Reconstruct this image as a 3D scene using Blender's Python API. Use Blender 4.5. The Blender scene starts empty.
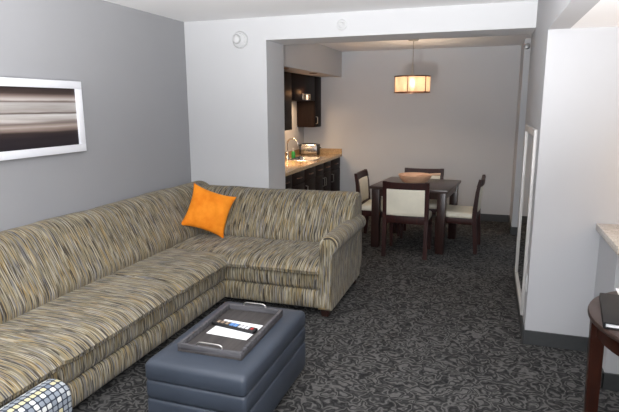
import bpy, bmesh, math, random
from math import sin, cos, pi, radians, sqrt
from mathutils import Vector, Matrix
random.seed(7)
SC = bpy.context.scene
COL = SC.collection

# ------------------------------------------------------------------ materials
def lin(c):
    return tuple(((v / 255) / 12.92 if v / 255 <= .04045 else ((v / 255 + .055) / 1.055) ** 2.4) for v in c)

class NT:
    def __init__(s, name):
        s.m = bpy.data.materials.new(name); s.m.use_nodes = True
        s.t = s.m.node_tree; s.n = s.t.nodes; s.l = s.t.links
        s.b = s.n['Principled BSDF']
    def add(s, typ, **kw):
        n = s.n.new(typ)
        for k, v in kw.items():
            if k.startswith('i_'):
                n.inputs[k[2:].replace('_', ' ')].default_value = v
            else:
                setattr(n, k, v)
        return n
    def link(s, a, b): s.l.new(a, b)
    def coord(s, kind='Object', scale=(1, 1, 1), rot=(0, 0, 0)):
        tc = s.add('ShaderNodeTexCoord'); mp = s.add('ShaderNodeMapping')
        mp.inputs['Scale'].default_value = scale; mp.inputs['Rotation'].default_value = rot
        s.link(tc.outputs[kind], mp.inputs['Vector']); return mp.outputs['Vector']
    def ramp(s, fac, stops, interp='LINEAR'):
        r = s.add('ShaderNodeValToRGB'); r.color_ramp.interpolation = interp
        e = r.color_ramp.elements
        while len(e) < len(stops): e.new(.5)
        for el, (p, c) in zip(e, stops):
            el.position = p; el.color = (*c, 1)
        s.link(fac, r.inputs['Fac']); return r.outputs['Color']
    def noise(s, vec, scale, detail=2, rough=.5, dist=0):
        n = s.add('ShaderNodeTexNoise'); n.inputs['Scale'].default_value = scale
        n.inputs['Detail'].default_value = detail; n.inputs['Roughness'].default_value = rough
        n.inputs['Distortion'].default_value = dist
        s.link(vec, n.inputs['Vector']); return n.outputs['Fac']
    def mix(s, a, b, fac, typ='MIX'):
        m = s.add('ShaderNodeMix', data_type='RGBA', blend_type=typ)
        for src, idx in ((fac, 0), (a, 6), (b, 7)):
            if isinstance(src, (int, float)): m.inputs[idx].default_value = src
            elif isinstance(src, tuple): m.inputs[idx].default_value = (*src, 1)
            else: s.link(src, m.inputs[idx])
        return m.outputs[2]
    def math(s, op, a, b=0.):
        m = s.add('ShaderNodeMath', operation=op)
        for i, v in enumerate((a, b)):
            if isinstance(v, (int, float)): m.inputs[i].default_value = v
            else: s.link(v, m.inputs[i])
        return m.outputs[0]
    def bump(s, h, strength=.2, dist=.01):
        b = s.add('ShaderNodeBump'); b.inputs['Strength'].default_value = strength
        b.inputs['Distance'].default_value = dist
        s.link(h, b.inputs['Height']); s.link(b.outputs['Normal'], s.b.inputs['Normal'])
    def set(s, color=None, rough=.5, metal=0, spec=.5):
        if color is not None:
            if isinstance(color, tuple): s.b.inputs['Base Color'].default_value = (*color, 1)
            else: s.link(color, s.b.inputs['Base Color'])
        if isinstance(rough, (int, float)): s.b.inputs['Roughness'].default_value = rough
        else: s.link(rough, s.b.inputs['Roughness'])
        s.b.inputs['Metallic'].default_value = metal
        s.b.inputs['Specular IOR Level'].default_value = spec
        return s.m

def plain(name, c, rough=.5, metal=0, spec=.5, var=.06, scale=30, bump=0):
    t = NT(name); v = t.coord()
    n = t.noise(v, scale, 3)
    lo = tuple(x * (1 - var) for x in c); hi = tuple(min(1, x * (1 + var)) for x in c)
    if bump: t.bump(n, bump, .003)
    return t.set(t.ramp(n, [(.3, lo), (.7, hi)]), rough, metal, spec)

def paint(name, c):
    t = NT(name); v = t.coord()
    n = t.noise(v, 220, 2)
    t.bump(n, .06, .002)
    n2 = t.noise(v, 1.6, 2)
    return t.set(t.ramp(n2, [(.3, tuple(x * .97 for x in c)), (.7, c)]), .75, 0, .3)

def wood(name, dark, light, rough=.35, axis=2, scale=6, spec=.5):
    t = NT(name)
    sc = [scale * 6] * 3; sc[axis] = scale * .5
    v = t.coord('Object', tuple(sc))
    n = t.noise(v, 1, 5, .6, .6)
    t.bump(n, .05, .002)
    return t.set(t.ramp(n, [(.3, dark), (.7, light)]), rough, 0, spec)

def carpet():
    t = NT('carpet_scroll')
    v = t.coord()
    warp = t.add('ShaderNodeTexNoise'); warp.inputs['Scale'].default_value = 16; warp.inputs['Detail'].default_value = 1
    t.link(v, warp.inputs['Vector'])
    vv = t.add('ShaderNodeVectorMath', operation='MULTIPLY_ADD')
    t.link(warp.outputs['Color'], vv.inputs[0]); vv.inputs[1].default_value = (.10, .10, 0); t.link(v, vv.inputs[2])
    n = t.noise(vv.outputs[0], 15, .5, .4)
    c = t.math('PINGPONG', t.math('MULTIPLY', n, 5.0), .5)
    fine = t.noise(v, 420, 2, .7)
    mid = t.noise(v, 45, 2, .6)
    big = t.noise(v, 1.3, 2)
    line = t.ramp(c, [(.02, (0, 0, 0)), (.12, (1, 1, 1))])               # dark outlines of the scrolls
    fill = t.ramp(c, [(.26, (0, 0, 0)), (.38, (1, 1, 1))])               # paler hearts of the scrolls
    base = t.mix(lin((58, 58, 58)), lin((93, 92, 91)), fill)
    base = t.mix(base, t.ramp(mid, [(.3, (.7, .7, .7)), (.7, (1.25, 1.25, 1.25))]), .8, 'MULTIPLY')
    col = t.mix(lin((36, 36, 37)), base, line)
    col = t.mix(col, t.ramp(fine, [(.3, (.5, .5, .5)), (.7, (1.45, 1.45, 1.45))]), .7, 'MULTIPLY')
    col = t.mix(col, t.ramp(big, [(.3, (.88, .88, .88)), (.7, (1.1, 1.1, 1.1))]), 1., 'MULTIPLY')
    t.bump(t.math('ADD', fine, t.math('MULTIPLY', line, .5)), .5, .004)
    return t.set(col, .95, 0, .1)

def streak_fabric():
    t = NT('streaked_weave')
    v = t.coord('UV', (1, 1, 1))
    def layer(su, sv, off, det=2):
        mp = t.add('ShaderNodeMapping'); mp.inputs['Scale'].default_value = (su, sv, 1)
        mp.inputs['Location'].default_value = (off, off * 1.7, off * .3)
        t.link(v, mp.inputs['Vector'])
        return t.noise(mp.outputs['Vector'], 1, det, .55)
    base = t.ramp(layer(135, 5.8, 0, 3), [(.30, lin((78, 72, 58))), (.5, lin((119, 111, 90))), (.70, lin((160, 153, 131)))])
    gold = t.ramp(layer(125, 5.4, 3.1, 1), [(.55, (0, 0, 0)), (.585, (1, 1, 1))])
    dark = t.ramp(layer(140, 5.8, 9.7, 1), [(.56, (0, 0, 0)), (.59, (1, 1, 1))])
    blue = t.ramp(layer(130, 5.4, 21.3, 1), [(.575, (0, 0, 0)), (.61, (1, 1, 1))])
    pale = t.ramp(layer(122, 5.4, 33.3, 1), [(.575, (0, 0, 0)), (.61, (1, 1, 1))])
    c = t.mix(base, lin((150, 124, 74)), t.math('MULTIPLY', gold, .6))
    c = t.mix(c, lin((184, 178, 162)), t.math('MULTIPLY', pale, .55))
    c = t.mix(c, lin((104, 106, 114)), t.math('MULTIPLY', blue, .65))
    c = t.mix(c, lin((44, 39, 35)), t.math('MULTIPLY', dark, .9))
    w = layer(600, 600, 1., 1)
    t.bump(w, .3, .002)
    m = t.set(c, .85, 0, .25)
    t.b.inputs['Sheen Weight'].default_value = .1
    return m

def dot_fabric():
    t = NT('tile_dot_weave')
    v = t.coord('UV', (1 / .0225, 1 / .0225, 1))
    sep = t.add('ShaderNodeSeparateXYZ'); t.link(v, sep.inputs[0])
    def cell(x):
        fr = t.math('FRACT', x); d = t.math('ABSOLUTE', t.math('SUBTRACT', fr, .5)); return d
    dx, dy = cell(sep.outputs[0]), cell(sep.outputs[1])
    p = t.math('ADD', t.math('POWER', t.math('MULTIPLY', dx, 2.35), 4), t.math('POWER', t.math('MULTIPLY', dy, 2.35), 4))
    mask = t.ramp(p, [(.6, (1, 1, 1)), (1., (0, 0, 0))])
    fl = t.add('ShaderNodeVectorMath', operation='FLOOR'); t.link(v, fl.inputs[0])
    row = t.math('FLOOR', sep.outputs[1])
    wn = t.add('ShaderNodeTexWhiteNoise', noise_dimensions='1D'); t.link(row, wn.inputs['W'])
    wn2 = t.add('ShaderNodeTexWhiteNoise', noise_dimensions='2D'); t.link(fl.outputs[0], wn2.inputs['Vector'])
    mixv = t.math('ADD', t.math('MULTIPLY', wn.outputs['Value'], .72), t.math('MULTIPLY', wn2.outputs['Value'], .28))
    tile = t.ramp(mixv, [(0, lin((168, 170, 170))), (.3, lin((182, 184, 182))), (.34, lin((112, 119, 128))), (.58, lin((130, 136, 142))),
                         (.62, lin((166, 160, 128))), (.78, lin((176, 170, 138))), (.82, lin((96, 105, 119)))], 'LINEAR')
    col = t.mix(lin((40, 46, 57)), tile, mask)
    t.bump(mask, .3, .003)
    return t.set(col, .8, 0, .25)

def leather(name, c, rough=.42):
    t = NT(name); v = t.coord()
    vo = t.add('ShaderNodeTexVoronoi'); vo.inputs['Scale'].default_value = 260; t.link(v, vo.inputs['Vector'])
    t.bump(vo.outputs['Distance'], .12, .001)
    n = t.noise(v, 5, 3)
    return t.set(t.ramp(n, [(.3, tuple(x * .9 for x in c)), (.7, tuple(x * 1.08 for x in c))]), rough, 0, .45)

def granite(name, base, dark, light):
    t = NT(name); v = t.coord()
    n = t.noise(v, 90, 4, .75); n2 = t.noise(v, 24, 3, .6)
    c = t.ramp(n, [(.34, dark), (.48, base), (.62, base), (.72, light)])
    c = t.mix(c, t.ramp(n2, [(.3, (.75, .73, .7)), (.7, (1.1, 1.1, 1.1))]), .7, 'MULTIPLY')
    return t.set(c, .16, 0, .5)

def art_streaks():
    t = NT('blurred_streak_print')
    v = t.coord('Object')
    sep = t.add('ShaderNodeSeparateXYZ'); t.link(v, sep.inputs[0])
    mp = t.add('ShaderNodeMapping'); mp.inputs['Scale'].default_value = (1, 1.3, 26); t.link(v, mp.inputs['Vector'])
    n = t.noise(mp.outputs['Vector'], 1, 4, .6)
    z = t.math('MULTIPLY_ADD', sep.outputs[2], 2.525)          # -.198...+.198 -> 0..1
    z.node.inputs[2].default_value = .5
    z = t.math('ADD', z, t.math('MULTIPLY', t.math('SUBTRACT', n, .5), .06))
    c = t.ramp(z, [(0, lin((38, 33, 38))), (.18, lin((44, 38, 42))), (.26, lin((62, 52, 50))), (.30, lin((128, 112, 104))), (.36, lin((172, 160, 152))), (.41, lin((120, 108, 102))),
                   (.46, lin((190, 184, 180))), (.555, lin((198, 196, 194))), (.575, lin((86, 70, 64))), (.60, lin((176, 170, 166))), (.74, lin((186, 184, 182))),
                   (.765, lin((112, 96, 90))), (.80, lin((196, 190, 186))), (.86, lin((132, 116, 110))), (.90, lin((70, 58, 54))), (1, lin((52, 42, 42)))])
    c = t.mix(c, t.ramp(n, [(.35, (.6, .56, .54)), (.65, (1.15, 1.15, 1.15))]), .55, 'MULTIPLY')
    return t.set(c, .35, 0, .4)

M = {}
M['wall_grey'] = paint('grey_paint', lin((154, 155, 158)))
M['wall_pale'] = paint('pale_grey_paint', lin((198, 199, 201)))
M['wall_white'] = paint('white_paint', lin((178, 179, 182)))
M['wall_dining'] = paint('warm_grey_paint', lin((197, 200, 204)))
M['ceiling'] = paint('ceiling_paint', lin((238, 238, 239)))
M['carpet'] = carpet()
M['vinyl'] = plain('dark_vinyl_base', lin((58, 60, 61)), .5)
M['sofa'] = streak_fabric()
M['dots'] = dot_fabric()
M['wood_dark'] = wood('espresso_wood', lin((34, 22, 20)), lin((56, 36, 32)), .3)
M['wood_top'] = wood('espresso_table_top', lin((50, 40, 38)), lin((78, 64, 60)), .28, 0)
M['wood_chair'] = wood('dark_cherry_wood', lin((34, 15, 14)), lin((58, 27, 24)), .45, spec=.3)
M['wood_round'] = wood('brown_cherry_wood', lin((32, 14, 9)), lin((54, 25, 15)), .35, spec=.3)
M['wood_round_top'] = wood('dark_walnut_top', lin((48, 37, 34)), lin((70, 56, 51)), .35, 0, spec=.3)
M['cabinet'] = wood('espresso_cabinet', lin((24, 18, 17)), lin((38, 28, 26)), .45, spec=.06)
M['cream'] = leather('cream_vinyl', lin((226, 221, 203)), .45)
M['blue_leather'] = leather('slate_blue_leather', lin((55, 62, 73)), .48)
M['weathered'] = wood('weathered_grey_wood', lin((44, 43, 46)), lin((96, 95, 99)), .6, 0, 7)
M['weathered_floor'] = wood('weathered_dark_wood', lin((44, 41, 41)), lin((72, 68, 67)), .55, 1, 7)
M['chrome'] = plain('chrome', lin((190, 190, 190)), .18, 1, var=.02)
M['nickel'] = plain('brushed_nickel', lin((190, 188, 184)), .28, 1, var=.03)
M['steel'] = plain('stainless_steel', lin((160, 160, 162)), .25, 1, var=.03)
M['bronze'] = plain('bronze_metal', lin((92, 62, 46)), .35, .6)
M['white_frame'] = plain('white_lacquer', lin((236, 238, 244)), .35, var=.01)
M['white_plastic'] = plain('white_plastic', lin((196, 197, 198)), .5, var=.01)
M['silver_frame'] = plain('silver_frame', lin((186, 184, 182)), .45, .15, var=.03)
M['black'] = plain('black_plastic', lin((24, 24, 26)), .35)
M['black_leather'] = leather('black_leather', lin((17, 17, 19)), .6)
M['paper'] = plain('white_paper', lin((240, 241, 244)), .7, var=.01)
M['granite_tan'] = granite('tan_granite', lin((186, 160, 124)), lin((110, 86, 62)), lin((222, 206, 180)))
M['granite_grey'] = granite('beige_grey_granite', lin((196, 188, 178)), lin((142, 134, 126)), lin((222, 216, 208)))
M['bowl'] = wood('pale_wood', lin((196, 150, 118)), lin((226, 188, 158)), .4, 0, 3)
M['art'] = art_streaks()
M['green'] = plain('green_plastic', lin((40, 150, 70)), .3)
M['grey_btn'] = plain('grey_buttons', lin((200, 202, 206)), .4)
M['blue_btn'] = plain('blue_buttons', lin((96, 140, 200)), .4)
M['red_btn'] = plain('red_button', lin((170, 40, 40)), .4)
M['tan_btn'] = plain('tan_buttons', lin((160, 140, 120)), .4)
def velvet():
    t = NT('orange_velvet'); v = t.coord()
    n = t.noise(v, 7, 4, .6)
    t.bump(t.noise(v, 300, 1), .15, .002)
    m = t.set(t.ramp(n, [(.3, lin((222, 118, 18))), (.7, lin((246, 152, 42)))]), .8, 0, .2)
    t.b.inputs['Sheen Weight'].default_value = .35
    t.b.inputs['Sheen Tint'].default_value = (*lin((255, 190, 90)), 1)
    return m
M['velvet'] = velvet()
def mirror():
    t = NT('mirror_glass'); v = t.coord(); n = t.noise(v, 3, 1)
    return t.set(t.ramp(n, [(.4, (.80, .81, .80)), (.6, (.84, .85, .84))]), .02, 1)
M['mirror'] = mirror()
def shade():
    t = NT('linen_shade'); v = t.coord('Object', (1, 1, 1)); n = t.noise(v, 160, 2)
    col = t.ramp(n, [(.3, lin((222, 196, 172))), (.7, lin((236, 212, 190)))])
    d = t.add('ShaderNodeBsdfDiffuse'); tr = t.add('ShaderNodeBsdfTranslucent'); tp = t.add('ShaderNodeBsdfTransparent')
    t.link(col, d.inputs['Color']); t.link(col, tr.inputs['Color'])
    m1 = t.add('ShaderNodeMixShader'); m1.inputs[0].default_value = .6
    t.link(d.outputs[0], m1.inputs[1]); t.link(tr.outputs[0], m1.inputs[2])
    m2 = t.add('ShaderNodeMixShader'); m2.inputs[0].default_value = .12
    t.link(m1.outputs[0], m2.inputs[1]); t.link(tp.outputs[0], m2.inputs[2])
    t.link(m2.outputs[0], t.n['Material Output'].inputs['Surface'])
    return t.m
M['shade'] = shade()
def glow(name, c, s):
    t = NT(name); v = t.coord(); n = t.noise(v, 2, 1)
    t.link(t.ramp(n, [(0, c), (1, c)]), t.b.inputs['Emission Color'])
    t.b.inputs['Emission Strength'].default_value = s
    return t.set((1, 1, 1), .5)
M['bulb'] = glow('lit_bulb', (1, .82, .6), 110)

# ------------------------------------------------------------------ mesh builder
class MB:
    def __init__(s):
        s.bm = bmesh.new(); s.uv = s.bm.loops.layers.uv.new('UVMap')
    def box(s, x0, x1, y0, y1, z0, z1, bev=0, seg=2, mat=None):
        b = bmesh.new(); bmesh.ops.create_cube(b, size=1)
        for v in b.verts:
            v.co = Vector(((x0 + x1) / 2 + v.co.x * (x1 - x0), (y0 + y1) / 2 + v.co.y * (y1 - y0), (z0 + z1) / 2 + v.co.z * (z1 - z0)))
        if bev: bmesh.ops.bevel(b, geom=b.edges[:], offset=bev, segments=seg, profile=.5, affect='EDGES')
        s.merge(b, mat); return s
    def merge(s, b, mat=None):
        if mat is not None: b.transform(mat)
        me = bpy.data.meshes.new('tmp'); b.to_mesh(me); b.free(); s.bm.from_mesh(me); bpy.data.meshes.remove(me)
    def rings(s, rings, close=True, caps=True, uvs=None):
        """rings: list of equally long point lists; close = ring is a loop"""
        vs = [[s.bm.verts.new(p) for p in r] for r in rings]
        n = len(rings[0])
        for i in range(len(vs) - 1):
            for j in range(n if close else n - 1):
                k = (j + 1) % n
                try: f = s.bm.faces.new((vs[i][j], vs[i][k], vs[i + 1][k], vs[i + 1][j]))
                except ValueError: continue
                if uvs:
                    kk = j + 1
                    for lp, (a, b) in zip(f.loops, ((i, j), (i, kk), (i + 1, kk), (i + 1, j))):
                        lp[s.uv].uv = uvs(a, b)
        if caps and close:
            for r, idx in ((vs[0], 0), (vs[-1], len(vs) - 1)):
                try: f = s.bm.faces.new(r)
                except ValueError: continue
                if uvs:
                    for lp, v in zip(f.loops, r):
                        c = v.co; lp[s.uv].uv = (c.x + c.y, c.z)
        return s
    def tube(s, pts, r, n=10, caps=True):
        P = [Vector(p) for p in pts]; rr = r if isinstance(r, (list, tuple)) else [r] * len(P)
        up = None; R = []
        for i, p in enumerate(P):
            t = (P[min(i + 1, len(P) - 1)] - P[max(i - 1, 0)]).normalized()
            if up is None: up = t.orthogonal().normalized()
            up = (up - t * up.dot(t)).normalized(); w = t.cross(up)
            R.append([p + (up * cos(2 * pi * k / n) + w * sin(2 * pi * k / n)) * rr[i] for k in range(n)])
        return s.rings(R, True, caps)
    def lathe(s, prof, c=(0, 0, 0), n=40, axis='Z', caps=True):
        R = []
        for (r, h) in prof:
            ring = []
            for k in range(n):
                a = 2 * pi * k / n
                q = (r * cos(a), r * sin(a), h)
                if axis == 'Y': q = (q[0], -q[2], q[1])
                if axis == 'X': q = (q[2], q[0], q[1])
                ring.append(Vector(q) + Vector(c))
            R.append(ring)
        return s.rings(R, True, caps)
    def build(s, name, mat, parent=None, smooth=True, loc=None, angle=40):
        bmesh.ops.recalc_face_normals(s.bm, faces=s.bm.faces[:])
        me = bpy.data.meshes.new(name); s.bm.to_mesh(me); s.bm.free()
        me.materials.append(mat)
        o = bpy.data.objects.new(name, me); COL.objects.link(o)
        if smooth:
            me.polygons.foreach_set('use_smooth', [True] * len(me.polygons))
            me.set_sharp_from_angle(angle=radians(angle))
        if parent: o.parent = parent
        if loc is not None: o.location = loc
        return o

def tag(o, label, cat, group=None, kind=None):
    o['label'] = label; o['category'] = cat
    if group: o['group'] = group
    if kind: o['kind'] = kind
    return o
def empty(name, label, cat, loc=(0, 0, 0), rz=0, group=None):
    o = bpy.data.objects.new(name, None); COL.objects.link(o)
    o.location = loc; o.rotation_euler = (0, 0, rz); o.empty_display_size = .1
    return tag(o, label, cat, group)
def struct(name, mb, mat, label=None):
    o = mb.build(name, mat, None, False); o['kind'] = 'structure'
    o['label'] = label or name.replace('_', ' '); o['category'] = name.split('_')[0]
    return o
def copy_tree(o, parent=None):
    c = o.copy(); COL.objects.link(c)
    if parent: c.parent = parent
    for ch in list(o.children): copy_tree(ch, c)
    return c

# ------------------------------------------------------------------ the room
XL, YF, YB, HD = -2.844, 4.654, 5.097, 2.191       # left wall, front wall, its back face, header underside
CE, CK = 2.394, 2.349                                # ceilings
XJ, XR, YR, SOF = -1.986, 0.316, 3.619, 2.044        # left jamb, right wall face, its near end, low ceiling
YK, XK = 7.566, -2.635                               # far wall, kitchenette wall
Y0, X1 = -2.6, 3.0
struct('floor', MB().box(XL, X1, Y0, 7.7, -.1, 0), M['carpet'], 'dark grey carpet with scrolling pattern')
struct('wall_left', MB().box(XL - .12, XL, Y0, YB, 0, 2.5), M['wall_grey'], 'mid grey painted wall behind the long sofa')
w = MB(); w.box(XL, XJ, YF, YB, 0, 2.5, .0); w.box(XJ, XR, YF, YB, HD, 2.5)
struct('wall_front', w, M['wall_pale'], 'pale grey wall with the wide opening to the dining area')
struct('wall_right', MB().box(XR, XR + .12, YR, YB, 0, 2.5), M['wall_white'], 'white wall end right of the dining opening')
struct('trim_2', MB().box(XR, XR + .12, Y0, YR, SOF, 2.5), M['wall_white'], 'boxed beam running from the white wall end')
struct('wall_niche', MB().box(XR + .12, X1, YR, YR + .12, 0, 2.5), M['wall_white'], 'white wall behind the granite counter')
struct('wall_far', MB().box(XK - .1, X1, YK, YK + .12, 0, 2.5), M['wall_dining'], 'grey wall behind the dining table')
struct('wall_kitchen', MB().box(XK - .12, XK, YB, YK, 0, 2.5), M['wall_pale'], 'kitchenette side wall')
struct('wall_hall', MB().box(.355, X1, 6.83, YK, 0, 2.5), M['wall_dining'], 'narrow grey wall end at the hallway')
struct('wall_rear', MB().box(XL - .12, X1, Y0 - .12, Y0, 0, 2.5), M['wall_pale'], 'wall behind the camera')
struct('wall_side', MB().box(X1, X1 + .12, Y0, YK, 0, 2.5), M['wall_pale'], 'wall out of frame at the right')
w = MB(); w.box(XL, XR, Y0, YF, CE, CE + .1)
struct('ceiling', w, M['ceiling'], 'white living area ceiling')
struct('ceiling', MB().box(XK, X1, YB, YK, CK, CK + .1), M['ceiling'], 'white dining area ceiling')
struct('ceiling', MB().box(XR + .12, X1, Y0, YR, SOF, SOF + .1), M['ceiling'], 'lowered ceiling at the right')
struct('ceiling', MB().box(XR + .12, X1, YR + .12, YB, CK, CK + .1), M['ceiling'], 'hallway ceiling')
struct('trim_1', MB().box(XK, -2.05, YB, YK, 2.0, CK), M['wall_pale'], 'boxed soffit above the kitchen cabinets')
w = MB()
w.box(XR - .012, XR, YR - .012, YB + .012, 0, .1, .003); w.box(XR, .71, YR - .012, YR, 0, .1, .003)
struct('baseboard_right', w, M['vinyl'], 'dark vinyl baseboard around the white wall end')
w = MB(); w.box(XK, .355, YK - .012, YK, 0, .1, .003); w.box(.343, .355, 6.82, YK, 0, .1, .003); w.box(.343, X1, 6.818, 6.83, 0, .1, .003)
struct('baseboard_far', w, M['vinyl'], 'dark vinyl baseboard along the far wall')
w = MB(); w.box(XL, XL + .012, Y0, YF, 0, .1, .003); w.box(XL, XJ, YF - .012, YF, 0, .1, .003); w.box(XJ, XJ + .012, YF, YB, 0, .1, .003)
struct('baseboard_left', w, M['vinyl'], 'dark vinyl baseboard behind the sofa')
# half wall under the granite counter
struct('wall_half', MB().box(.71, 2.2, 3.14, YR - .001, 0, .82), M['wall_white'], 'white half wall under the granite counter')
w = MB(); w.box(.698, .71, 3.128, YR - .012, 0, .1, .003); w.box(.698, 2.2, 3.128, 3.14, 0, .1, .003)
struct('baseboard_half', w, M['vinyl'], 'dark vinyl baseboard on the half wall')
o = MB().box(.68, 2.2, 3.02, YR - .002, .8205, .865, .004).build('granite_countertop', M['granite_grey'], None)
tag(o, 'speckled beige granite counter slab on the white half wall at right', 'countertop')

# ------------------------------------------------------------------ things on the walls
# picture
r = empty('framed_picture', 'wide white framed print of blurred dark and pale streaks on grey wall', 'picture', (XL, 2.40, 1.5235))
hw, hh, fw, dp = .762, .25, .052, .038
w = MB()
for sgn in (1, -1):
    w.box(0, dp, -hw, hw, sgn * hh - (fw if sgn > 0 else 0), sgn * hh + (0 if sgn > 0 else fw), .002)
    w.box(0, dp, sgn * hw - (fw if sgn > 0 else 0), sgn * hw + (0 if sgn > 0 else fw), -hh + fw, hh - fw, .002)
w.build('frame', M['white_frame'], r)
MB().box(.004, .020, -hw + fw, hw - fw, -hh + fw, hh - fw).build('print', M['art'], r, False)
# smoke detector and sprinkler cover on the header wall
r = empty('smoke_detector', 'round white smoke detector with raised dome on pale wall left of opening', 'smoke detector', (-2.245, YF, 2.202))
MB().lathe([(.078, 0), (.078, .012), (.070, .022), (.066, .018), (.058, .018), (.055, .024), (.040, .027)], axis='Y', n=40).build('base', M['white_plastic'], r)
MB().lathe([(.040, .024), (.040, .050), (.034, .062), (.02, .068), (.004, .069)], axis='Y', c=(-.022, 0, .004), n=32).build('dome', M['white_plastic'], r)
r = empty('sprinkler_cover', 'small round white sprinkler cover above the dining opening', 'sprinkler', (-1.262, YF, 2.288))
MB().lathe([(.046, 0), (.046, .006), (.038, .014), (.024, .014), (.020, .006)], axis='Y', n=32).build('ring', M['white_plastic'], r)
MB().lathe([(.013, .004), (.013, .022), (.018, .023), (.018, .026), (.003, .027)], axis='Y', n=20).build('head', M['white_plastic'], r)
r = empty('sidewall_sprinkler', 'small chrome sprinkler head high on the narrow hallway wall end', 'sprinkler', (.385, 6.83, 2.262))
MB().lathe([(.036, 0), (.034, .008), (.016, .014), (.012, .05)], axis='Y', n=20).build('escutcheon', M['chrome'], r)
w = MB().lathe([(.026, .062), (.026, .066), (.004, .067)], axis='Y', n=20); w.box(-.014, -.010, -.066, -.045, -.004, .004); w.box(.010, .014, -.066, -.045, -.004, .004)
w.build('deflector', M['chrome'], r)
# mirror on right wall
my0, my1, mz0, mz1 = 3.79, 4.71, .13, 1.435
r = empty('wall_mirror', 'tall silver framed mirror on the side of the white wall end', 'mirror', (XR, (my0 + my1) / 2, mz0))
hy, H = (my1 - my0) / 2, mz1 - mz0
w = MB()
for s_ in (-1, 1):
    a, b = sorted((s_ * hy, s_ * (hy - .036)))
    w.box(-.022, 0, a, b, 0, H, .004)
w.box(-.022, 0, -hy + .036, hy - .036, 0, .05, .004); w.box(-.022, 0, -hy + .036, hy - .036, H - .05, H, .004)
w.build('frame', M['silver_frame'], r)
MB().box(-.010, -.002, -hy + .03, hy - .03, .045, H - .045).build('glass', M['mirror'], r, False)
r = empty('wall_outlet', 'small white outlet plate low on the white wall end beside the mirror', 'outlet', (XR, 3.715, .40))
MB().box(-.006, 0, -.035, .035, -.057, .057, .002).build('plate', M['white_plastic'], r)
for z in (-.02, .02):
    MB().lathe([(.014, .005), (.014, .008), (.004, .0085)], c=(0, 0, 0), axis='X', n=16).build('socket', M['grey_btn'], r, loc=(-.0135, 0, z))

# ------------------------------------------------------------------ sectional sofa
def superprofile(pts, n=8):
    """Catmull-Rom through closed or open control points"""
    P = [Vector((p[0], p[1])) for p in pts]; out = []
    for i in range(len(P) - 1):
        p0 = P[max(i - 1, 0)]; p1 = P[i]; p2 = P[i + 1]; p3 = P[min(i + 2, len(P) - 1)]
        for k in range(n):
            t = k / n
            out.append(.5 * ((2 * p1) + (-p0 + p2) * t + (2 * p0 - 5 * p1 + 4 * p2 - p3) * t * t + (-p0 + 3 * p1 - 3 * p2 + p3) * t ** 3))
    out.append(P[-1]); return out

def sweep(mb, prof, a0, a1, axis, step=.06, rnd=.03, wob=0., seed=0, off=0.):
    """sweep a closed profile (depth d, height z) along an axis from a0 to a1 with rounded ends.
    axis 'Y': d = x ; axis 'X': d = y"""
    n = len(prof); cx = sum(p[0] for p in prof) / n; cz = sum(p[1] for p in prof) / n
    arc = [0]
    for i in range(n):
        arc.append(arc[-1] + (Vector(prof[(i + 1) % n]) - Vector(prof[i])).length)
    st = []
    L = a1 - a0
    if rnd > 0:
        for k in range(6):
            th = pi / 2 * k / 5; st.append((a0 + rnd * (1 - cos(pi / 2 - th) if False else 1 - sin(th)), rnd * (1 - cos(th))))
        st = sorted([(a0 + rnd * (1 - sin(pi / 2 * k / 5)), rnd * (1 - cos(pi / 2 * k / 5))) for k in range(6)])
        m = max(2, int((L - 2 * rnd) / step))
        for k in range(1, m): st.append((a0 + rnd + (L - 2 * rnd) * k / m, 0))
        st += [(a1 - (x - a0), i) for x, i in reversed(st[:6])]
    else:
        m = max(2, int(L / step)); st = [(a0 + L * k / m, 0) for k in range(m + 1)]
    rng = random.Random(seed); ph = [rng.uniform(0, 6) for _ in range(6)]
    R = []
    for (a, ins) in st:
        ring = []
        for (d, z) in prof:
            v = Vector((d - cx, z - cz)); l = v.length
            dd, zz = d, z
            if ins > 0 and l > 1e-6:
                v2 = v * max(0, (l - ins) / l); dd, zz = cx + v2.x, cz + v2.y
            if wob:
                k = wob * (sin(a * 5 + ph[0]) + .6 * sin(a * 11 + ph[1] + d * 7) + .4 * sin(a * 23 + ph[2] + z * 9))
                zz += k
            ring.append((dd, a, zz) if axis == 'Y' else (a, dd, zz))
        R.append(ring)
    A = [s[0] for s in st]
    mb.rings(R, True, True, uvs=lambda i, j: (A[i] + off, arc[j] + off * 3))
    return mb

sofa = empty('sectional_sofa', 'large L-shaped sectional sofa in streaked beige, gold and charcoal weave', 'sofa', (XL + .02, YF - .03, 0))
SO = Vector((XL + .02, YF - .03, 0))
def sofa_part(name, mb, mat='sofa'):
    bmesh.ops.translate(mb.bm, verts=mb.bm.verts[:], vec=-SO)
    return mb.build(name, M[mat], sofa, True, angle=60)
def bez_base(front, back, z0, zg, z1, sgn):
    """base of two puffed bands with a deep groove between; sgn=+1 when front has larger coordinate"""
    f = front; q = sgn
    return [(back, z0), (f - .016 * q, z0), (f - .004 * q, z0 + .012), (f, z0 + .05), (f - .001 * q, zg - .045), (f - .010 * q, zg - .012), (f - .030 * q, zg), (f - .008 * q, zg + .012),
            (f + .004 * q, zg + .04), (f + .004 * q, z1 - .045), (f - .006 * q, z1 - .016), (f - .03 * q, z1), (back, z1)]
SY0 = .35
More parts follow.
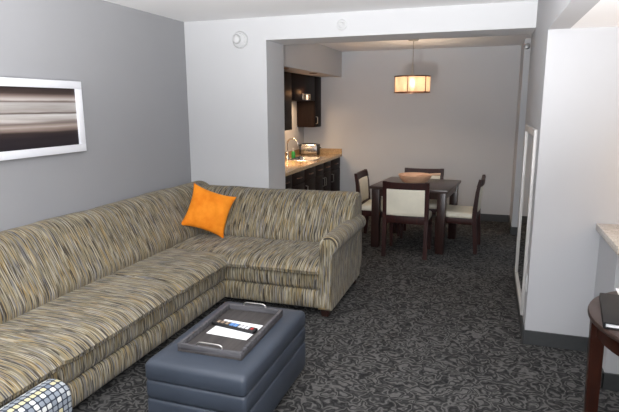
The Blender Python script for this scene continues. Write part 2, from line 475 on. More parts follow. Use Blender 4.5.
# left run
w = MB(); sweep(w, bez_base(-1.925, -2.78, .075, .218, .362, 1), SY0, 3.60, 'Y', .2, 0)
sofa_part('base', w)
w = MB(); sweep(w, bez_base(3.585, 4.60, .075, .218, .362, -1), -2.78, -1.115, 'X', .2, 0, off=5.)
sofa_part('base', w)
def seat_prof(front, back, sgn, z0=.352, z1=.447):
    f = front
    return superprofile([(back, z0), (back, z1 - .01), (back + .1 * sgn, z1), ((f + back) / 2, z1 + .012), (f - .16 * sgn, z1 + .006), (f - .06 * sgn, z1 - .012),
                         (f - .004 * sgn, z1 - .05), (f - .006 * sgn, z0 + .03), (f - .05 * sgn, z0 + .004), ((f + back) / 2, z0 - .002), (back, z0)], 5)[:-1]
for i, (a, b) in enumerate(((SY0, 1.84), (1.845, 2.86), (2.865, 3.60))):
    w = MB(); sweep(w, seat_prof(-1.858, -2.62, 1), a, b, 'Y', .05, .04, .002, i, off=i * 2.3)
    sofa_part('seat_cushion', w)
for i, (a, b) in enumerate(((-2.62, -1.70), (-1.695, -1.125))):
    w = MB(); sweep(w, seat_prof(3.515 if i else 3.515, 4.30, -1), a, b, 'X', .05, .035, .002, 7 + i, off=11 + i * 2.3)
    sofa_part('seat_cushion', w)
def back_prof(s0, back, sgn, top):
    """s0 = front of back at seat level, back = rear plane"""
    d = lambda k: s0 + (back - s0) * k
    return superprofile([(d(.05), .36), (s0, .42), (d(-.03), .50), (d(.08), .60), (d(.24), .71), (d(.40), top - .055), (d(.56), top - .012), (d(.74), top), (d(.92), top - .02),
                         (d(.995), top - .08), (back, .60), (back, .12), (d(.3), .12), (d(.12), .3), (d(.05), .36)], 5)[:-1]
w = MB(); sweep(w, back_prof(-2.43, -2.80, -1, .865), SY0, 4.60, 'Y', .05, .03, .0035, 3, off=20)
sofa_part('backrest', w)
w = MB(); sweep(w, back_prof(4.13, 4.61, 1, .835), -2.79, -1.045, 'X', .05, .03, .003, 4, off=30)
sofa_part('backrest', w)
# rolled arm at the right end
def arm_ring(y, ins=0., dz=0.):
    pts = []
    # outer base up to roll, around roll, down the inner face
    pts += [(-1.035, .075), (-1.035, .25), (-1.032, .44), (-1.020, .515)]
    c = Vector((-1.058, .575 + dz)); rr = .075
    for k in range(15):
        a = radians(-58 + 226 * k / 14); pts.append((c.x + rr * cos(a), c.y + rr * .95 * sin(a)))
    pts += [(-1.135, .50), (-1.14, .42), (-1.14, .25), (-1.14, .075)]
    cx, cz = -1.085, .35
    if ins:
        pts = [(x + (cx - x) * ins, z + ((cz - z) * ins * .35)) for x, z in pts]
    return [(x, y, z) for x, z in pts]
ys = [(3.560, .25), (3.563, .12), (3.572, .04), (3.590, 0)] + [(3.62 + (4.50 - 3.62) * k / 14, 0) for k in range(15)] + [(4.515, .05), (4.52, .2)]
R = [arm_ring(y, i, .018 * (1 - (y - 3.56) / .96) - .004) for y, i in ys]
arc = [0]
for j in range(len(R[5])): arc.append(arc[-1] + (Vector(R[5][(j + 1) % len(R[5])]) - Vector(R[5][j])).length)
w = MB(); w.rings(R, True, True, uvs=lambda i, j: (ys[i][0], arc[j]))
sofa_part('armrest', w)
# tapered block feet
for (x, y) in ((-1.105, 3.665), (-1.085, 4.47), (-1.99, 1.3), (-1.99, .45), (-2.74, .45)):
    w = MB(); w.rings([[(x + sx * s_, y + sy * s_, z) for sx, sy in ((-1, -1), (1, -1), (1, 1), (-1, 1))] for s_, z in ((.026, 0), (.036, .08))])
    sofa_part('foot', w, 'wood_dark')

# orange pillow -------------------------------------------------------------
def pillow_mesh(a, t, n=26):
    w = MB()
    for sgn in (1, -1):
        R = []
        for i in range(n + 1):
            u = -1 + 2 * i / n; row = []
            for j in range(n + 1):
                v = -1 + 2 * j / n
                x = a * u * (1 - .13 * (1 - abs(v) ** 2.2) * abs(u) ** 3)
                z = a * v * (1 - .13 * (1 - abs(u) ** 2.2) * abs(v) ** 3)
                th = t * (max(0, (1 - u * u)) ** .55) * (max(0, (1 - v * v)) ** .55)
                wr = .010 * math.exp(-((u + .35 - .25 * v) ** 2 * 90)) * max(0, .7 - v * v) - .012 * math.exp(-((u - .45 + .5 * v) ** 2 * 120)) * max(0, v) * (1 - v * v) * 2 + .007 * sin(9 * u + 5 * v + 1) * (1 - abs(u) ** 4) * (1 - abs(v) ** 4) + .012 * math.exp(-((u - .15) ** 2 * 60)) * max(0, v) * (1 - v * v)
                row.append((x, -sgn * (th + wr * (1 if sgn > 0 else .4)), z))
            R.append(row)
        w.rings(R, False, False)
    bmesh.ops.remove_doubles(w.bm, verts=w.bm.verts[:], dist=.0012)
    return w
o = pillow_mesh(.197, .07).build('throw_pillow', M['velvet'], None, True, angle=80)
tag(o, 'bright orange velvet throw pillow leaning in the sofa corner', 'pillow')
PILLOW = o

# ------------------------------------------------------------------ ottoman, tray
ox0, ox1, oy0, oy1 = -1.478, -.95, 1.915, 2.75
ot = empty('ottoman', 'slate blue leather storage ottoman in front of the sofa', 'ottoman', ((ox0 + ox1) / 2, (oy0 + oy1) / 2, 0))
hx, hy = (ox1 - ox0) / 2, (oy1 - oy0) / 2
w = MB()
R = []
def rrect(x, y, r, z, n=6):
    out = []
    for cx, cy, a0 in ((x - r, y - r, 0), (-(x - r), y - r, 90), (-(x - r), -(y - r), 180), (x - r, -(y - r), 270)):
        for k in range(n + 1):
            a = radians(a0 + 90 * k / n); out.append((cx + r * cos(a), cy + r * sin(a), z))
    return out
for d, z in ((.012, .322), (.004, .326), (0, .334), (0, .392), (.004, .404), (.012, .414), (.026, .420), (.06, .4225), (.12, .4235), (.2, .424)):
    R.append(rrect(hx - d, hy - d, max(.022 - d * .1, .008), z))
w.rings(R); w.build('lid', M['blue_leather'], ot, angle=60)
for z0, z1 in ((.228, .322), (.062, .226)):
    w = MB()
    w.rings([rrect(hx - d, hy - d, .02, z) for d, z in ((.014, z0), (.005, z0 + .004), (.001, z0 + .014), (.001, z1 - .014), (.005, z1 - .004), (.012, z1))])
    w.build('side_band', M['blue_leather'], ot, angle=60)
for sx in (-1, 1):
    for sy in (-1, 1):
        MB().lathe([(.018, 0), (.024, .062)], c=(sx * (hx - .06), sy * (hy - .06), 0), n=16).build('foot', M['wood_dark'], ot)
TZ = .4238
tx, ty = -1.207, 2.328
tr = empty('serving_tray', 'rectangular weathered grey wood tray with two metal handles on the blue ottoman', 'tray', (tx, ty, TZ), radians(1))
a, b, hgt, th = .170, .278, .040, .015
MB().box(-a, a, -b, b, 0, .010, .001).build('bottom', M['weathered_floor'], tr, False)
for sgn in (-1, 1):
    x_, x2 = sorted((sgn * a, sgn * (a - th))); MB().box(x_, x2, -b, b, .010, hgt, .0015).build('side_panel', M['weathered'], tr)
    y_, y2 = sorted((sgn * b, sgn * (b - th))); MB().box(-a + th, a - th, y_, y2, .010, hgt, .0015).build('end_panel', M['weathered'], tr)
    yy = sgn * (b - th / 2)
    pts = [(-.068, yy, hgt - .004), (-.066, yy, hgt + .010), (-.056, yy, hgt + .017)] + [(-.056 + .112 * k / 6, yy, hgt + .018) for k in range(1, 6)] + [(.056, yy, hgt + .017), (.066, yy, hgt + .010), (.068, yy, hgt - .004)]
    MB().tube(pts, .0045, 10).build('handle', M['nickel'], tr)
def on_tray(x, y, z, rz): return (x, y, TZ + .0102 + z), rz
o = MB().box(-.118, .118, -.095, .095, 0, .0012).build('paper_sheet', M['paper'], None, False)
o.location = (-1.208, 2.340, TZ + .0102); o.rotation_euler = (0, 0, radians(-3))
tag(o, 'white paper sheet lying in the tray under the remote', 'paper')
rc = empty('remote_control', 'long black remote control with coloured buttons lying across the paper in the tray', 'remote control', (-1.218, 2.352, TZ + .0116), radians(-9))
MB().box(-.135, .135, -.024, .024, 0, .018, .005, 3).build('body', M['black'], rc)
for x in (-.10, -.075, -.045):
    MB().box(x - .008, x + .008, -.012, .012, .0165, .0205, .002).build('button', M['tan_btn'], rc)
for x in (-.015, .012):
    MB().box(x - .011, x + .011, -.016, .016, .0165, .0205, .002).build('button', M['blue_btn'], rc)
for x in (.040, .063, .086):
    MB().box(x - .009, x + .009, -.016, .016, .0165, .0205, .002).build('button', M['grey_btn'], rc)
MB().box(.106, .120, -.010, .010, .0165, .0205, .002).build('button', M['red_btn'], rc)

# ------------------------------------------------------------------ armchair in the near left corner
ac = empty('armchair', 'armchair in blue, white and yellow tile pattern at the near left corner', 'armchair', (-1.14, .98, 0))
def ac_arm(x0, x1):
    w = MB()
    pts = []
    r_ = .05
    for k in range(9): a = radians(180 - 180 * k / 8); pts.append(((x0 + x1) / 2 + (x1 - x0) / 2 * cos(a), .568 + r_ * sin(a)))
    prof = [(x0, .10)] + [(x0, .25), (x0, .4)] + pts + [(x1, .4), (x1, .25), (x1, .10)]
    sweep(w, prof, -.42, .41, 'Y', .05, .02)
    return w
ac_arm(-.378, -.25).build('armrest', M['dots'], ac, angle=60)
ac_arm(.33, .458).build('armrest', M['dots'], ac, angle=60)
w = MB(); sweep(w, [(-.42, .14), (.39, .14), (.39, .29), (-.42, .29)], -.248, .328, 'X', .1, .01); w.build('seat_base', M['dots'], ac)
w = MB(); sweep(w, superprofile([(-.30, .30), (-.30, .40), (0, .425), (.34, .41), (.395, .36), (.37, .30), (-.30, .30)], 5)[:-1], -.248, .328, 'X', .05, .03); w.build('seat_cushion', M['dots'], ac, angle=60)
w = MB(); sweep(w, superprofile([(-.30, .30), (-.30, .5), (-.37, .74), (-.43, .76), (-.46, .72), (-.42, .30), (-.30, .30)], 5)[:-1], -.248, .328, 'X', .05, .03); w.build('backrest', M['dots'], ac, angle=60)
for sx in (-.335, .415):
    for sy in (-.36, .36):
        MB().lathe([(.016, 0), (.026, .14)], c=(sx, sy, 0), n=14).build('leg', M['wood_dark'], ac)

# ------------------------------------------------------------------ dining table
TR = radians(-6.5)
dt = empty('dining_table', 'square dark espresso dining table with four thick legs', 'table', (-.742, 6.10, 0), TR)
S = .432
MB().box(-S, S, -S, S, .675, .706, .003).build('tabletop', M['wood_top'], dt)
L0, L1 = S - .022, S - .110
for sx in (-1, 1):
    for sy in (-1, 1):
        xa, xb = sorted((sx * L0, sx * L1)); ya, yb = sorted((sy * L0, sy * L1))
        MB().box(xa, xb, ya, yb, 0, .675, .003).build('leg', M['wood_dark'], dt)
for sgn in (-1, 1):
    xa, xb = sorted((sgn * (L0 - .01), sgn * (L0 - .035)))
    MB().box(xa, xb, -L1, L1,   .595, .675).build('apron', M['wood_dark'], dt)
    MB().box(-L1, L1, xa, xb,   .595, .675).build('apron', M['wood_dark'], dt)

# chair: faces +Y, origin on floor between the legs
def make_chair(label):
    c = empty('dining_chair', label, 'chair', group='dining chairs')
    W2 = .24
    def slab(pts, x0, x1):
        """pts: list of (y0,y1,z) -> a post"""
        w = MB(); w.rings([[(x0, y0, z), (x1, y0, z), (x1, y1, z), (x0, y1, z)] for (y0, y1, z) in pts]); return w
    for sx in (-1, 1):
        xa, xb = sorted((sx * W2, sx * (W2 - .042)))
        slab([(-.250, -.212, 0), (-.226, -.178, .40), (-.228, -.182, .50), (-.240, -.202, .68), (-.260, -.228, .814)], xa, xb).build('back_post', M['wood_chair'], c, False)
        xc, xd = sorted((sx * (W2 - .005), sx * (W2 - .045)))
        w = MB(); w.rings([[(sx * (W2 - .008), .205, 0), (sx * (W2 - .036), .205, 0), (sx * (W2 - .036), .177, 0), (sx * (W2 - .008), .177, 0)],
                           [(sx * (W2 - .005), .210, .32), (sx * (W2 - .045), .210, .32), (sx * (W2 - .045), .170, .32), (sx * (W2 - .005), .170, .32)]])
        w.build('leg', M['wood_chair'], c, False)
    w = MB()
    w.box(-W2 + .005, W2 - .005, .184, .208, .32, .385, .002)
    for sx in (-1, 1):
        xa, xb = sorted((sx * (W2 - .006), sx * (W2 - .03))); w.box(xa, xb, -.18, .184, .32, .385, .002)
    w.box(-W2 + .042, W2 - .042, -.222, -.190, .365, .455, .002)
    w.build('seat_frame', M['wood_chair'], c)
    w = MB()
    w.rings([rr for rr in [[(x, y + .01, z) for x, y, z in rrect(.232 - d, .200 - d, .03, z)] for d, z in ((.01, .385), (.002, .392), (0, .405), (.002, .428), (.012, .441), (.04, .447), (.1, .449))]])
    w.build('seat', M['cream'], c, angle=60)
    # upholstered back panel, slightly bowed, follows the rake
    def backplane(z):
        return -.205 - max(0, z - .5) * .07 - max(0, z - .66) * .07
    w = MB(); R = []
    N = 12
    for i in range(N + 1):
        x = (-W2 + .042) + (2 * W2 - .084) * i / N; bow = -.018 * (1 - (x / W2) ** 2)
        ring = []
        for z, t in ((.450, .010), (.458, .017), (.50, .019), (.60, .019), (.70, .019), (.730, .017), (.738, .010)):
            ring.append((x, backplane(z) + bow + t, z))
        for z, t in ((.738, .010), (.730, .017), (.70, .019), (.60, .019), (.50, .019), (.458, .017), (.450, .010)):
            ring.append((x, backplane(z) + bow - t, z))
        R.append(ring)
    w.rings(R); w.build('back_panel', M['cream'], c, angle=50)
    w = MB(); R = []
    for i in range(N + 1):
        x = (-W2 - .002) + (2 * W2 + .004) * i / N; bow = -.022 * (1 - (x / W2) ** 2); tz = .008 * (1 - (x / W2) ** 2)
        R.append([(x, backplane(.735) + bow + .017, .736), (x, backplane(.83) + bow + .012, .812 - tz), (x, backplane(.83) + bow - .014, .814 - tz), (x, backplane(.735) + bow - .020, .736)])
    w.rings(R); w.build('top_rail', M['wood_chair'], c, angle=40)
    return c
CH = [('dark cherry chair with cream back panel nearest, seen from behind', (-.765, 5.65), radians(-1)),
      ('dark cherry chair with cream seat on the right side of the dining table', (-.266, 6.03), radians(86)),
      ('dark cherry chair with cream seat between sofa arm and dining table', (-1.172, 6.13), radians(-92)),
      ('dark cherry chair on the far side of dining table behind the bowl', (-.712, 6.43), radians(183))]
for i, (lb, (x, y), rz) in enumerate(CH):
    c = make_chair(lb) if i == 0 else copy_tree(CH0)
    if i == 0: CH0 = c
    c['label'] = lb; c.location = (x, y, 0); c.rotation_euler = (0, 0, rz)

# bowl with a wooden spoon
o = MB().lathe([(.06, 0), (.09, .003), (.142, .030), (.180, .084), (.190, .108), (.186, .110), (.174, .088), (.134, .036), (.08, .012), (.004, .010)], n=48).build('wooden_bowl', M['bowl'], None, angle=60)
o.location = (-.755, 6.03, .7062); tag(o, 'wide pale wooden bowl in the centre of the dining table', 'bowl')
w = MB()
w.tube([(-.10, 0, .0), (-.02, 0, .012), (.08, 0, .020), (.17, 0, .024)], [.010, .010, .013, .015], 10)
o = w.build('wooden_spoon', M['bowl'], None); o.location = (-.645, 6.06, .796); o.rotation_euler = (0, 0, radians(8))
tag(o, 'pale wooden spoon handle sticking out over the bowl rim', 'spoon')

# ------------------------------------------------------------------ pendant
PX, PY = -.872, 6.40
pl = empty('pendant_lamp', 'lit drum pendant lamp hanging over the dining table', 'lamp', (PX, PY, 1.735))
ZC = CK - 1.735
MB().lathe([(.062, ZC), (.062, ZC - .012), (.05, ZC - .022), (.010, ZC - .026)], n=28).build('canopy', M['nickel'], pl)
w = MB(); w.tube([(0, 0, ZC - .02), (0, 0, .30)], .005, 8); w.build('rod', M['nickel'], pl)
w = MB(); w.lathe([(.010, .33), (.014, .31), (.014, .22), (.02, .21), (.02, .165)], n=16); w.build('socket', M['nickel'], pl)
w = MB()
RS = .207
w.rings([[(rr * cos(2 * pi * k / 48), rr * sin(2 * pi * k / 48), z) for k in range(48)] for rr, z in ((RS - .004, .012), (RS, .012), (RS, .188), (RS - .004, .188), (RS - .004, .012))], True, False)
w.build('lamp_shade', M['shade'], pl, angle=60)
for z in (0, .182):
    w = MB(); w.rings([[(rr * cos(2 * pi * k / 48), rr * sin(2 * pi * k / 48), zz) for k in range(48)] for rr, zz in ((RS - .006, z), (RS + .004, z), (RS + .004, z + .014), (RS - .006, z + .014), (RS - .006, z))], True, False)
    w.build('rim_band', M['bronze'], pl, angle=60)
for k in range(6):
    a = 2 * pi * (k + .40) / 6
    MB().box(-.004, .004, -.004, .004, .010, .186, mat=Matrix.Translation(((RS + .001) * cos(a), (RS + .001) * sin(a), 0)) @ Matrix.Rotation(a, 4, 'Z')).build('shade_strut', M['bronze'], pl, False)
w = MB()
for k in range(3):
    a = 2 * pi * k / 3 + .4; w.tube([(.015 * cos(a), .015 * sin(a), .19), (RS * cos(a), RS * sin(a), .19)], .003, 6)
w.build('spider', M['nickel'], pl)
MB().lathe([(.014, .165), (.018, .15), (.03, .12), (.033, .10), (.028, .078), (.014, .066), (.003, .063)], n=20).build('bulb', M['bulb'], pl)

# ------------------------------------------------------------------ kitchenette
CXF = -2.062                                              # base cabinet fronts
def pull(parent, x, y, z, vertical, L=.11, mat='nickel'):
    if vertical: pts = [(x, y, z - L / 2), (x + .026, y, z - L / 2 + .006), (x + .028, y, z), (x + .026, y, z + L / 2 - .006), (x, y, z + L / 2)]
    else: pts = [(x, y - L / 2, z), (x + .026, y - L / 2 + .006, z), (x + .028, y, z), (x + .026, y + L / 2 - .006, z), (x, y + L / 2, z)]
    return MB().tube(pts, .006, 8).build('handle', M[mat], parent)
edges = [(5.11, 5.50, 1), (5.503, 5.93, 1), (5.933, 6.36, 1), (6.363, 7.06, 2), (7.063, 7.55, 1)]
names = ['dark base cabinet nearest the opening', 'dark base cabinet second from the opening', 'dark base cabinet just before the sink', 'wide dark double door cabinet under the sink', 'dark base cabinet in the far kitchen corner']
for (a, b, nd), lb in zip(edges, names):
    c = empty('base_cabinet', lb, 'cabinet', (XK + .002, a, 0), 0, 'kitchenette base cabinets')
    X_ = CXF - XK; L = b - a
    w = MB()
    if nd == 2:
        w.box(0, X_ - .022, 0, .018, .1, .845); w.box(0, X_ - .022, L - .018, L, .1, .845); w.box(0, X_ - .022, .018, L - .018, .1, .118)
        w.box(X_ - .04, X_ - .022, .018, L - .018, .66, .845)
        w.box(0, X_ - .07, .018, L - .018, 0, .1)
    else:
        w.box(0, X_ - .022, 0, L, .1, .845); w.box(0, X_ - .07, 0, L, 0, .1)
    w.build('body', M['cabinet'], c, False)
    n = nd; dl = L / n
    for k in range(n):
        y0, y1 = k * dl + .003, (k + 1) * dl - .003
        d = MB().box(X_ - .021, X_, y0, y1, .69, .84, .002).build('drawer', M['cabinet'], c)
        pull(d, X_, (y0 + y1) / 2, .765, False, .11, 'bronze')
        d = MB().box(X_ - .021, X_, y0, y1, .105, .684, .002); d.box(X_, X_ + .004, y0 + .05, y1 - .05, .16, .63, .002)
        d = d.build('door', M['cabinet'], c)
        pull(d, X_, (y0 + .035) if (n == 1 or k == 1) else (y1 - .035), .58, True)
# worktop with sink cut-out
sx0, sx1, sy0, sy1 = -2.50, -2.13, 6.46, 7.00
w = MB()
z0, z1 = .845, .885; F = -2.035
w.box(XK, F, YB, sy0, z0, z1, .0); w.box(XK, F, sy1, YK, z0, z1, .0); w.box(XK, sx0, sy0, sy1, z0, z1); w.box(sx1, F, sy0, sy1, z0, z1)
o = w.build('kitchen_worktop', M['granite_tan'], None, False); tag(o, 'tan granite worktop on the dark kitchen base cabinets', 'worktop')
w = MB(); w.box(XK + .02, F, YK - .02, YK, z1, z1 + .075, .002); w.box(XK, XK + .02, YB, YK, z1, z1 + .075, .002)
struct('trim_3', w, M['granite_tan'], 'tan granite backsplash strip along the kitchenette walls')
# sink
sk = empty('kitchen_sink', 'stainless steel sink set into the tan worktop', 'sink', ((sx0 + sx1) / 2, (sy0 + sy1) / 2, z1))
hx_, hy_ = (sx1 - sx0) / 2, (sy1 - sy0) / 2
w = MB(); w.rings([rrect(hx_ + .015, hy_ + .015, .03, .0005), rrect(hx_ + .013, hy_ + .013, .03, .005), rrect(hx_ - .018, hy_ - .018, .05, .004), rrect(hx_ - .024, hy_ - .024, .05, -.012), rrect(hx_ - .03, hy_ - .03, .05, -.15), rrect(hx_ - .07, hy_ - .07, .03, -.165), rrect(.01, .01, .008, -.166)], True, False)
w.build('basin', M['steel'], sk)
MB().lathe([(.03, -.164), (.03, -.161), (.008, -.160)], n=20).build('drain', M['chrome'], sk)
# faucet
fc = empty('kitchen_faucet', 'tall chrome gooseneck faucet behind the kitchen sink', 'faucet', (-2.545, 6.62, z1))
MB().lathe([(.028, 0), (.028, .01), (.018, .03), (.016, .09), (.012, .10)], n=20).build('base', M['chrome'], fc)
MB().tube([(0, 0, .09), (0, 0, .20)] + [(.075 - .075 * cos(radians(a)), 0, .20 + .075 * sin(radians(a))) for a in range(15, 181, 15)] + [(.152, 0, .165)], .0105, 12).build('spout', M['chrome'], fc)
MB().tube([(0, -.012, .055), (.005, -.05, .075), (.008, -.085, .10)], [.008, .006, .007], 8).build('lever', M['chrome'], fc)
# soap bottle
sb = empty('dish_soap_bottle', 'small green soap bottle beside the kitchen faucet', 'bottle', (-2.525, 6.80, z1))
MB().lathe([(.024, 0), (.027, .006), (.027, .065), (.018, .085), (.010, .092)], n=20).build('bottle_body', M['green'], sb)
MB().lathe([(.012, .090), (.012, .105), (.006, .107), (.005, .125), (.018, .126), (.018, .133), (.003, .134)], n=16).build('pump', M['white_plastic'], sb)
# toaster
to = empty('toaster', 'chrome toaster with black ends in the far corner of the kitchen worktop', 'toaster', (-2.44, 7.26, z1), radians(8))
w = MB(); R = []
for d, z in ((.004, .012), (0, .02), (0, .13), (.01, .155), (.025, .166), (.05, .168)): R.append(rrect(.125 - d * .3, .085 - d, .02, z))
w.rings(R); w.build('body', M['steel'], to)
for s_ in (-1, 1):
    xa, xb = sorted((s_ * .118, s_ * .142)); MB().box(xa, xb, -.082, .082, .008, .158, .01).build('end_panel', M['black'], to)
for y in (-.03, .03): MB().box(-.09, .09, y - .011, y + .011, .1675, .1695).build('slot', M['black'], to, False)
MB().box(.142, .168, -.016, .016, .10, .115, .003).build('lever', M['black'], to)
MB().box(-.12, .12, -.075, .075, 0, .014, .002).build('base', M['black'], to)
# coffee maker by the jamb
cm = empty('coffee_maker', 'black coffee maker at the near end of the kitchen worktop', 'coffee maker', (-2.40, 5.70, z1))
MB().box(-.11, .13, -.09, .09, 0, .03, .008).build('base', M['black'], cm)
MB().box(-.11, -.02, -.085, .085, .03, .21, .008).build('tank', M['black'], cm)
MB().box(-.11, .13, -.09, .09, .21, .29, .012).build('brew_head', M['black'], cm)
g = MB().lathe([(.05, .031), (.062, .05), (.064, .11), (.048, .15), (.05, .16)], c=(.055, 0, 0), n=24).build('carafe', M['black'], cm)
MB().tube([(.115, 0, .145), (.155, 0, .14), (.155, 0, .07), (.118, 0, .06)], .008, 8).build('handle', M['black'], g)
# upper cabinets
UF = -2.36
def upper(a, b, z0, lb, hy_frac):
    c = empty('wall_cabinet', lb, 'cabinet', (XK, a, z0), 0, 'kitchenette wall cabinets')
    X_ = UF - XK; L = b - a; H_ = 2.0 - z0
    MB().box(0, X_ - .02, 0, L, 0, H_).build('body', M['cabinet'], c, False)
    d = MB().box(X_ - .019, X_, .002, L - .002, .002, H_ - .002, .002).build('door', M['cabinet'], c)
    if hy_frac is not None: pull(d, X_, hy_frac * L, .10, True, .10)
    return c
upper(5.10, 5.70, 1.29, 'tall dark wall cabinet nearest the opening jamb', .9)
upper(5.703, 6.32, 1.29, 'tall dark wall cabinet left of the open niche', .06)
upper(6.323, 7.255, 1.655, 'short dark wall cabinet above the open niche', None)
upper(7.258, 7.56, 1.284, 'narrow dark wall cabinet hanging in the far corner', .16)
# small uplight on the cabinet front
us = empty('wall_sconce', 'small metal caged uplight glowing on the dark wall cabinet', 'sconce', (UF, 6.74, 1.70))
w = MB(); w.box(0, .012, -.03, .03, -.03, .05, .003); w.tube([(.01, 0, -.01), (.06, 0, -.01)], .006, 8); w.build('bracket', M['nickel'], us)
w = MB()
for z in (-.035, .0, .035): w.rings([[(.06 + rr * cos(2 * pi * k / 24), rr * sin(2 * pi * k / 24), zz) for k in range(24)] for rr, zz in ((.040, z), (.045, z), (.045, z + .008), (.040, z + .008), (.040, z))], True, False)
for k in range(8):
    a = 2 * pi * k / 8; w.tube([(.06 + .043 * cos(a), .043 * sin(a), -.035), (.06 + .043 * cos(a), .043 * sin(a), .04)], .004, 6)
w.build('cage', M['nickel'], us)
MB().lathe([(.004, -.03), (.018, -.024), (.02, .0), (.014, .02), (.003, .028)], c=(.06, 0, 0), n=16).build('bulb', glow('small_warm_bulb', (1, .62, .35), 1), us)
# recessed downlights in the soffit
for (x, y, lb) in ((-2.15, 5.52, 'small dark recessed downlight in the soffit nearest the jamb'), (-2.14, 6.52, 'small dark recessed downlight in the soffit above the sink')):
    r = empty('downlight', lb, 'light', (x, y, 2.0), 0, 'soffit downlights')
    MB().lathe([(.040, -.0005), (.055, -.0005), (.055, -.006), (.042, -.008), (.038, -.003)], n=28, caps=False).build('trim_ring', M['bronze'], r)
    MB().lathe([(.040, -.001), (.030, -.0015), (.004, -.002)], n=24).build('lens', M['black'], r)

# ------------------------------------------------------------------ round table at the right with folder
RX, RY, RR_, RZ = .872, 2.31, .43, .75
rt = empty('round_table', 'round dark wood side table with cherry legs at the right edge', 'table', (RX, RY, 0))
MB().lathe([(.01, RZ - .028), (RR_ - .012, RZ - .028), (RR_ - .002, RZ - .022), (RR_, RZ - .012), (RR_ - .003, RZ - .003), (RR_ - .012, RZ), (.01, RZ)], n=72).build('tabletop', M['wood_round_top'], rt, angle=50)
w = MB(); w.rings([[(rr * cos(2 * pi * k / 64), rr * sin(2 * pi * k / 64), z) for k in range(64)] for rr, z in ((RR_ - .035, RZ - .028), (RR_ - .035, RZ - .095), (RR_ - .06, RZ - .095), (RR_ - .06, RZ - .028), (RR_ - .035, RZ - .028))], True, False)
w.build('apron', M['wood_round'], rt, angle=50)
for k in range(4):
    a = radians(177 + 90 * k)
    w = MB()
    mt = Matrix.Rotation(a, 4, 'Z')
    for_r = []
    for rr, hw_, z in ((.378, .020, 0), (.384, .024, .35), (.390, .027, RZ - .028)):
        for_r.append([mt @ Vector((rr + dx * hw_, dy * hw_, z)) for dx, dy in ((-1, -1), (1, -1), (1, 1), (-1, 1))])
    w.rings(for_r); w.build('leg', M['wood_round'], rt)
fo = empty('leather_folder', 'black leather folder lying on the round side table', 'folder', (.612, 2.315, RZ + .0008), radians(-8))
w = MB(); w.box(-.12, .12, -.18, .18, 0, .006, .002).build('back_cover', M['black_leather'], fo)
MB().box(-.114, .115, -.174, .174, .0062, .0195).build('pages', M['paper'], fo, False)
MB().box(-.12, .12, -.18, .18, .020, .026, .002).build('front_cover', M['black_leather'], fo)
MB().box(-.124, -.119, -.18, .18, .001, .025, .002).build('spine', M['black_leather'], fo)
o = MB().box(-.10, .10, -.055, .055, 0, .004, .001).build('paper_pad', M['paper'], None); o.location = (.705, 2.60, RZ + .0003); o.rotation_euler = (0, 0, radians(-4))
tag(o, 'white paper pad behind the black folder on the round table', 'paper')

# ------------------------------------------------------------------ camera (fitted to the photograph)
f, yaw, pitch, roll = 523.89, -.3252, .1904, -.0043
fwv = Vector((sin(yaw) * cos(pitch), cos(yaw) * cos(pitch), -sin(pitch)))
rv = Vector((cos(yaw), -sin(yaw), 0)); uv = rv.cross(fwv)
r2 = rv * cos(roll) + uv * sin(roll); u2 = -rv * sin(roll) + uv * cos(roll)
cd = bpy.data.cameras.new('camera'); cam = bpy.data.objects.new('camera', cd); COL.objects.link(cam)
cd.sensor_fit = 'HORIZONTAL'; cd.sensor_width = 36; cd.lens = f / 619 * 36; cd.clip_start = .05
mw = Matrix.Identity(4)
for i in range(3):
    mw[i][0] = r2[i]; mw[i][1] = u2[i]; mw[i][2] = -fwv[i]
mw[2][3] = 1.6
cam.matrix_world = mw
SC.camera = cam

# pillow pose: lean against the right-hand back, facing the room
n_ = Vector((.55, -.75, .33)).normalized()               # front normal
xa = Vector((0, 0, 1)).cross(-n_).normalized(); xa = -xa if xa.x < 0 else xa
za = xa.cross(-n_).normalized()
za = za if za.z > 0 else -za
ang = radians(-22)
x2 = xa * cos(ang) + za * sin(ang); z2 = -xa * sin(ang) + za * cos(ang)
pm = Matrix.Identity(4)
for i in range(3):
    pm[i][0] = x2[i]; pm[i][1] = -n_[i]; pm[i][2] = z2[i]
pm.translation = Vector((-2.285, 4.0, .69))
PILLOW.matrix_world = pm

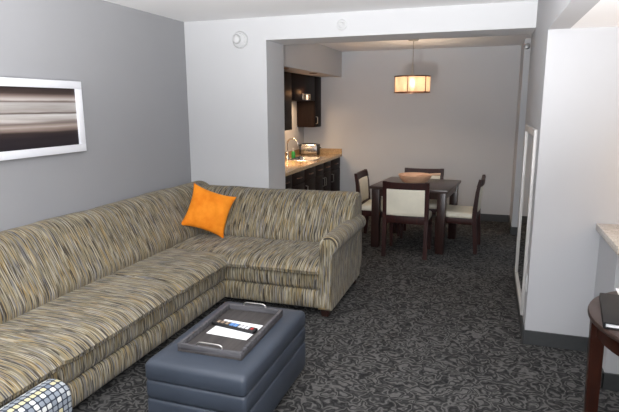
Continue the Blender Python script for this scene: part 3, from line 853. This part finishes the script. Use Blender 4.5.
# ------------------------------------------------------------------ light
def area(name, loc, rot, sx, sy, e, c):
    l = bpy.data.lights.new(name, 'AREA'); l.shape = 'RECTANGLE'; l.size = sx; l.size_y = sy; l.energy = e; l.color = c
    o = bpy.data.objects.new(name, l); COL.objects.link(o); o.location = loc; o.rotation_euler = rot; return o
def point(name, loc, e, c, r=.03):
    l = bpy.data.lights.new(name, 'POINT'); l.energy = e; l.color = c; l.shadow_soft_size = r
    o = bpy.data.objects.new(name, l); COL.objects.link(o); o.location = loc; return o
area('rear_fill', (-1.0, Y0 + .03, 1.0), (radians(100), 0, radians(180)), 2.6, 1.7, 95, (.93, .96, 1))  # added broad cool fill in front of the rear wall, which has no window
def spot(name, loc, d, e, c, size, blend, r):
    l = bpy.data.lights.new(name, 'SPOT'); l.energy = e; l.color = c; l.spot_size = radians(size); l.spot_blend = blend; l.shadow_soft_size = r
    o = bpy.data.objects.new(name, l); COL.objects.link(o); o.location = loc; o.rotation_euler = Vector(d).to_track_quat('-Z', 'Y').to_euler(); return o
# added upward fill spot brightening the white ceiling; no lamp stands there
spot('ceiling_fill', (-.55, .15, .85), (0, .36, 1), 800, (1, .985, .98), 138, .5, .12)
# flash on the camera
spot('camera_flash', (.06, -.02, 1.72), (sin(yaw) - .24, cos(yaw), .03), 262, (.96, .97, 1), 110, 1, .22)
# ceiling light of the hallway that opens to the right of the dining area
area('hallway_light', (2.2, 5.9, 2.32), (0, 0, 0), .5, .5, 16, (.95, .97, 1))
point('pendant_light', (PX, PY, 1.835), 76, (1, .71, .48), .035)
area('hood_light', (-2.46, 6.80, 1.645), (0, 0, 0), .12, .35, 6, (1, .66, .38))
area('under_cabinet_light', (-2.46, 5.95, 1.28), (0, 0, 0), .1, .5, 10.0, (1, .62, .33))
point('sconce_light', (UF + .06, 6.74, 1.765), .5, (1, .5, .22), .02)
point('counter_lamp_light', (1.15, 3.38, 1.25), 6, (1, .66, .38), .06)
wd = bpy.data.worlds.new('world'); SC.world = wd; wd.use_nodes = True
wd.node_tree.nodes['Background'].inputs[0].default_value = (.5, .55, .6, 1); wd.node_tree.nodes['Background'].inputs[1].default_value = .3

SC.view_settings.view_transform = 'Standard'; SC.view_settings.look = 'None'
SC.view_settings.exposure = .12; SC.view_settings.gamma = 1; SC.view_settings.use_curve_mapping = False
